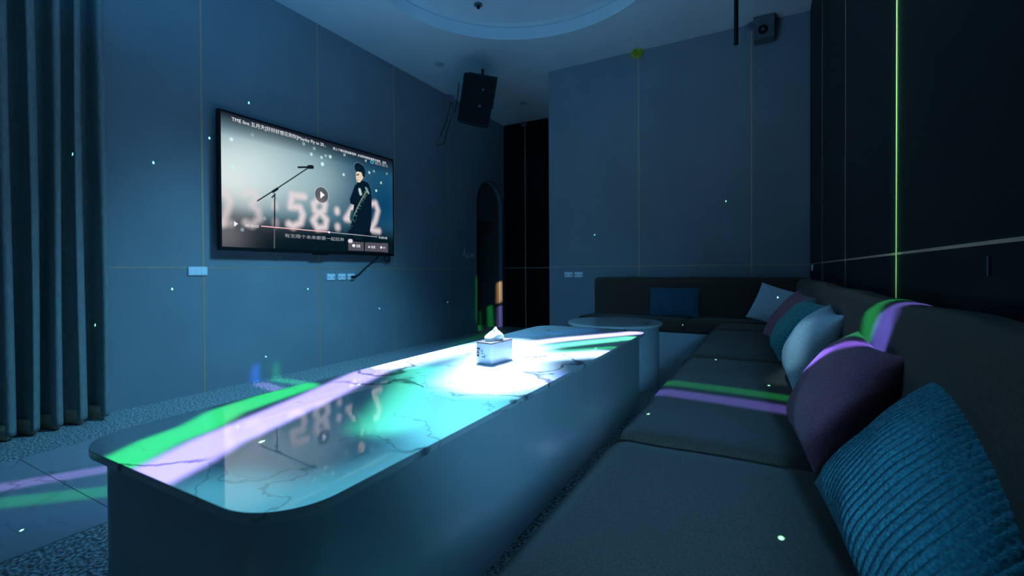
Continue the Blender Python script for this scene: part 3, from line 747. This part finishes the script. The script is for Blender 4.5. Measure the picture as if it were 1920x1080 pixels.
PIL = [
 ('large teal knitted pillow in the near right corner of the sofa', 'knit', (.240, .900, .655), (-.74, -.20, .64), -11, .48, .36, .17, dict(ribs=32, rib_amp=.0045, rib_axis='u', seed=1, ear=.08, pw=.5)),
 ('smooth mauve pillow leaning just behind the big knitted teal pillow', 'mauve', (.170, 1.47, .668), (-.85, -.10, .51), -2, .38, .34, .17, dict(seed=2, ear=.12, pw=.5)),
 ('pale blue-grey woven pillow between the mauve and the teal pillows', 'pale', (.172, 2.26, .685), (-.86, -.06, .48), -3, .35, .35, .17, dict(seed=3, ear=.14, pw=.5)),
 ('ribbed teal pillow behind the pale blue-grey one', 'teal', (.150, 2.90, .680), (-.80, -.10, .57), -3, .36, .36, .16, dict(seed=4, ribs=15, rib_amp=.006, rib_axis='u')),
 ('dusky mauve pillow mostly hidden behind the ribbed teal one', 'mauve', (.13, 3.42, .690), (-.78, -.20, .55), -6, .40, .38, .13, dict(seed=5)),
 ('pale grey pillow tipped in the corner of the two sofas', 'pale', (.10, 4.72, .665), (-.30, -.88, .38), -16, .44, .36, .12, dict(seed=6, ear=.07)),
 ('dark blue ribbed oblong pillow against the back sofa', 'navyrib', (-.84, 5.045, .662), (.02, -1, .16), 0, .50, .31, .13, dict(seed=7, ribs=24, rib_amp=.006, rib_axis='u', cells=14, ear=.04)),
]
for lab, mk, c_, n_, sp, wd, ht, th, kw in PIL: pillow(lab, M[mk], c_, n_, sp, wd, ht, th, **kw)

# ------------------------------------------------------------------ tissue box
tb = empty('tissue_box', (-1.205, 2.00, TZ), math.radians(-6)); tag(tb, 'white tissue box with a brown lid and a tissue pulled up, on the long table', 'tissue box')
bw, bl, bh = .098, .185, .108
smooth_by_angle(link('box_body', prism(rrect(-bw/2, bw/2, -bl/2, bl/2, .012, 5), .001, bh-.006, .002), M['box'], tb), 25)
smooth_by_angle(link('lid', prism(rrect(-bw/2-.001, bw/2+.001, -bl/2-.001, bl/2+.001, .012, 5), bh-.006, bh, .001), M['lid'], tb), 25)
def tissue():
    bm = bmesh.new(); n, mm = 26, 10; rows = []
    for j in range(mm+1):
        t = j/mm; row = []
        for i in range(n):
            a = 2*PI*i/n; fold = 1+.28*math.sin(3*a+2*t)+.16*math.sin(5*a-1+3*t)
            r = (.026*(1-t)**.7+.022*math.sin(PI*min(1, t*1.25))*.8)*fold+.002
            row.append(bm.verts.new((r*math.cos(a)*.85, r*math.sin(a)*1.3-.01+.018*t, bh-.004+.062*t+.010*math.sin(2*a+1)*t)))
        rows.append(row)
    for A, B in zip(rows[:-1], rows[1:]):
        for i in range(n): bm.faces.new((A[i], A[(i+1) % n], B[(i+1) % n], B[i]))
    bm.faces.new(rows[-1]); return bm
link('tissue', tissue(), M['tissue'], tb, smooth=True)
bm = bmesh.new()
for (x, z, w_, h_) in ((-.043, .070, .020, .010), (-.043, .060, .014, .006), (-.043, .052, .016, .006), (-.043, .036, .015, .012), (-.016, .068, .010, .003), (-.016, .061, .012, .003), (-.016, .052, .018, .003), (-.010, .034, .006, .006), (.0, .034, .010, .007), (.002, .046, .02, .002)):
    box_bm((x, -bl/2-.0006, z), (x+w_, -bl/2+.001, z+h_), bm)
o = link('print', bm, M['ink'], tb); o['label'] = 'small dark printing on the end face'
tag(link('stirring_stick', tube([(-1.115, 2.13, TZ+.003), (-1.06, 2.19, TZ+.003), (-1.03, 2.24, TZ+.003)], .0018, 6), M['ink']), 'thin dark stick lying on the table beside the tissue box', 'stick')

# ------------------------------------------------------------------ ceiling things
def downlight(x, y, z, label, r=.065):
    t = empty('downlight', (x, y, z)); tag(t, label, 'downlight', 'recessed ceiling lights')
    bm = cyl_bm(r, -.008, 0, 32, .002); link('trim_ring', bm, M['ceil_trim'], t)
    link('lens', cyl_bm(r*.72, -.010, -.004, 32), M['grey2'], t)
downlight(-3.579, 4.633, CZ, 'round unlit ceiling light left of the hanging black loudspeaker')
downlight(-3.283, 6.34, CZ, 'round unlit ceiling light over the recess by the arched doorway')
t = empty('ceiling_sprinkler', (-2.60, 4.02, CZ+.162)); tag(t, 'small sprinkler head in the middle of the round ceiling recess', 'sprinkler')
link('rose', cyl_bm(.045, -.012, 0, 24, .002), M['grey'], t); link('nozzle', cyl_bm(.015, -.045, -.012, 16), M['black'], t)
r_ = 4.2
tag(link('hanging_rod', tube([(-.049*r_, r_*.998, CZ), (-.0495*r_, r_*.998, 2.84)], .0165, 12), M['black'], smooth=True), 'thin black rod hanging straight down from the ceiling', 'rod')
# loudspeaker
sp = empty('loudspeaker', (-2.94, 4.55, 2.985)); tag(sp, 'black loudspeaker hung tilted below the ceiling near the recess', 'loudspeaker')
def spk_body():
    bm = bmesh.new(); w_, h_, d_ = .19, .270, .16
    F_ = [(-w_, d_, -h_), (w_, d_, -h_), (w_, d_, h_), (-w_, d_, h_)]
    B_ = [(-w_*.68, -d_, -h_), (w_*.68, -d_, -h_), (w_*.68, -d_, h_), (-w_*.68, -d_, h_)]
    f = [bm.verts.new(p) for p in F_]; b = [bm.verts.new(p) for p in B_]
    bm.faces.new(f); bm.faces.new(b[::-1])
    for i in range(4): bm.faces.new((f[i], b[i], b[(i+1) % 4], f[(i+1) % 4]))
    bmesh.ops.recalc_face_normals(bm, faces=bm.faces[:]); bmesh.ops.bevel(bm, geom=bm.edges[:], offset=.008, segments=2, affect='EDGES'); return bm
link('cabinet', spk_body(), M['black'], sp)
g = link('grille', box_bm((-.176, .158, -.252), (.176, .170, .252), bevel=.006), M['grille'], sp)
for nm, x, z, r in (('badge', -.06, .12, .012), ('badge', -.05, -.06, .014)):
    bm = cyl_bm(r, 0, .004, 20); bmesh.ops.rotate(bm, verts=bm.verts[:], cent=(0, 0, 0), matrix=Matrix.Rotation(-PI/2, 3, 'X'))
    bmesh.ops.translate(bm, verts=bm.verts[:], vec=(x, .170, z)); bmesh.ops.recalc_face_normals(bm, faces=bm.faces[:]); o = link(nm, bm, M['grey'], g)
# yoke
bm = bmesh.new(); box_bm((.161, -.02, -.10), (.170, .02, .30), bm); box_bm((-.170, -.02, .288), (.170, .02, .300), bm); box_bm((-.170, -.02, -.05), (-.161, .02, .30), bm)
link('bracket', bm, M['black'], sp)
sp.rotation_euler = (math.radians(-13), math.radians(-12), math.radians(205))
o = link('bracket_arm', tube([(-3.19, 5.03, 3.602), (-3.15, 4.95, 3.35), (-3.06, 4.80, 3.10), (-3.0, 4.68, 3.0)], .016, 10), M['black'], sp, smooth=True)
o.matrix_parent_inverse = (Matrix.Translation(sp.location) @ sp.rotation_euler.to_matrix().to_4x4()).inverted()
tag(link('speaker_cable', tube([(-3.13, 4.42, 3.20), (-3.4, 4.75, 3.12), (-3.75, 5.2, 3.2), (-4.06, 5.52, 3.50), (-4.09, 5.45, 3.2), (-4.09, 5.30, 2.95), (-4.09, 5.22, 2.78), (-4.09, 5.38, 2.86), (-4.09, 5.55, 3.25)], .006, 6), M['cable'], smooth=True), 'thin black cable from the loudspeaker looping down the screen wall', 'cable')
# small white wall speaker
ws = empty('wall_speaker', (-.01, YB, 3.50)); tag(ws, 'small boxy wall speaker high in the corner of the back wall', 'speaker')
link('case', box_bm((-.095, -.15, -.14), (.095, -.005, .10), bevel=.008), M['grey'], ws); link('bracket', box_bm((-.02, -.10, .10), (.02, 0, .12)), M['black'], ws)
bm = cyl_bm(.045, 0, .012, 28, .003); bmesh.ops.rotate(bm, verts=bm.verts[:], cent=(0, 0, 0), matrix=Matrix.Rotation(PI/2, 3, 'X')); bmesh.ops.translate(bm, verts=bm.verts[:], vec=(-.01, -.15, -.05)); link('cone', bm, M['black'], ws)
bm = cyl_bm(.017, 0, .015, 20, .003); bmesh.ops.rotate(bm, verts=bm.verts[:], cent=(0, 0, 0), matrix=Matrix.Rotation(PI/2, 3, 'X')); bmesh.ops.translate(bm, verts=bm.verts[:], vec=(-.01, -.15, -.05)); link('dust_cap', bm, M['grey'], ws)
# paper flowers pinned where strips meet the ceiling
def flower(label, m_, loc, r, axis):
    bm = bmesh.new(); ax = Vector(axis); a1 = ax.orthogonal().normalized(); a2 = ax.cross(a1)
    for ring, (n, rr, lift) in enumerate(((8, r, .15), (6, r*.7, .45), (5, r*.4, .75))):
        for i in range(n):
            a = 2*PI*(i+ring*.4)/n; dr = a1*math.cos(a)+a2*math.sin(a); tn = ax.cross(dr); c0 = ax*r*lift*.3
            P_ = [c0, c0+dr*rr*.55+tn*rr*.38+ax*r*lift*.5, c0+dr*rr+tn*rr*.2+ax*r*lift, c0+dr*rr*1.05+ax*r*lift*.9, c0+dr*rr-tn*rr*.2+ax*r*lift, c0+dr*rr*.55-tn*rr*.38+ax*r*lift*.5]
            bm.faces.new([bm.verts.new(p) for p in P_])
    o = link('paper_flower', bm, m_, loc=loc); s = o.modifiers.new('s', 'SOLIDIFY'); s.thickness = .003
    tag(o, label, 'flower', 'paper flowers along the ceiling'); return o
flower('yellow-green paper flower where the back wall strip meets the ceiling', M['yellow'], (-1.325, YB-.01, 3.575), .075, (0, -1, 0))
flower('pale pink paper flower at the ceiling above the screen wall cable', M['pink'], (XL+.01, 5.52, 3.57), .085, (1, 0, 0))
flower('dull lilac paper flower beside the small wall speaker', M['lilac'], (-.128, YB-.01, 3.58), .06, (0, -1, 0))
flower('tiny grey paper flower at the top of the dark recess wall', M['lilac'], (-3.69, YR-.01, 3.575), .06, (0, -1, 0))
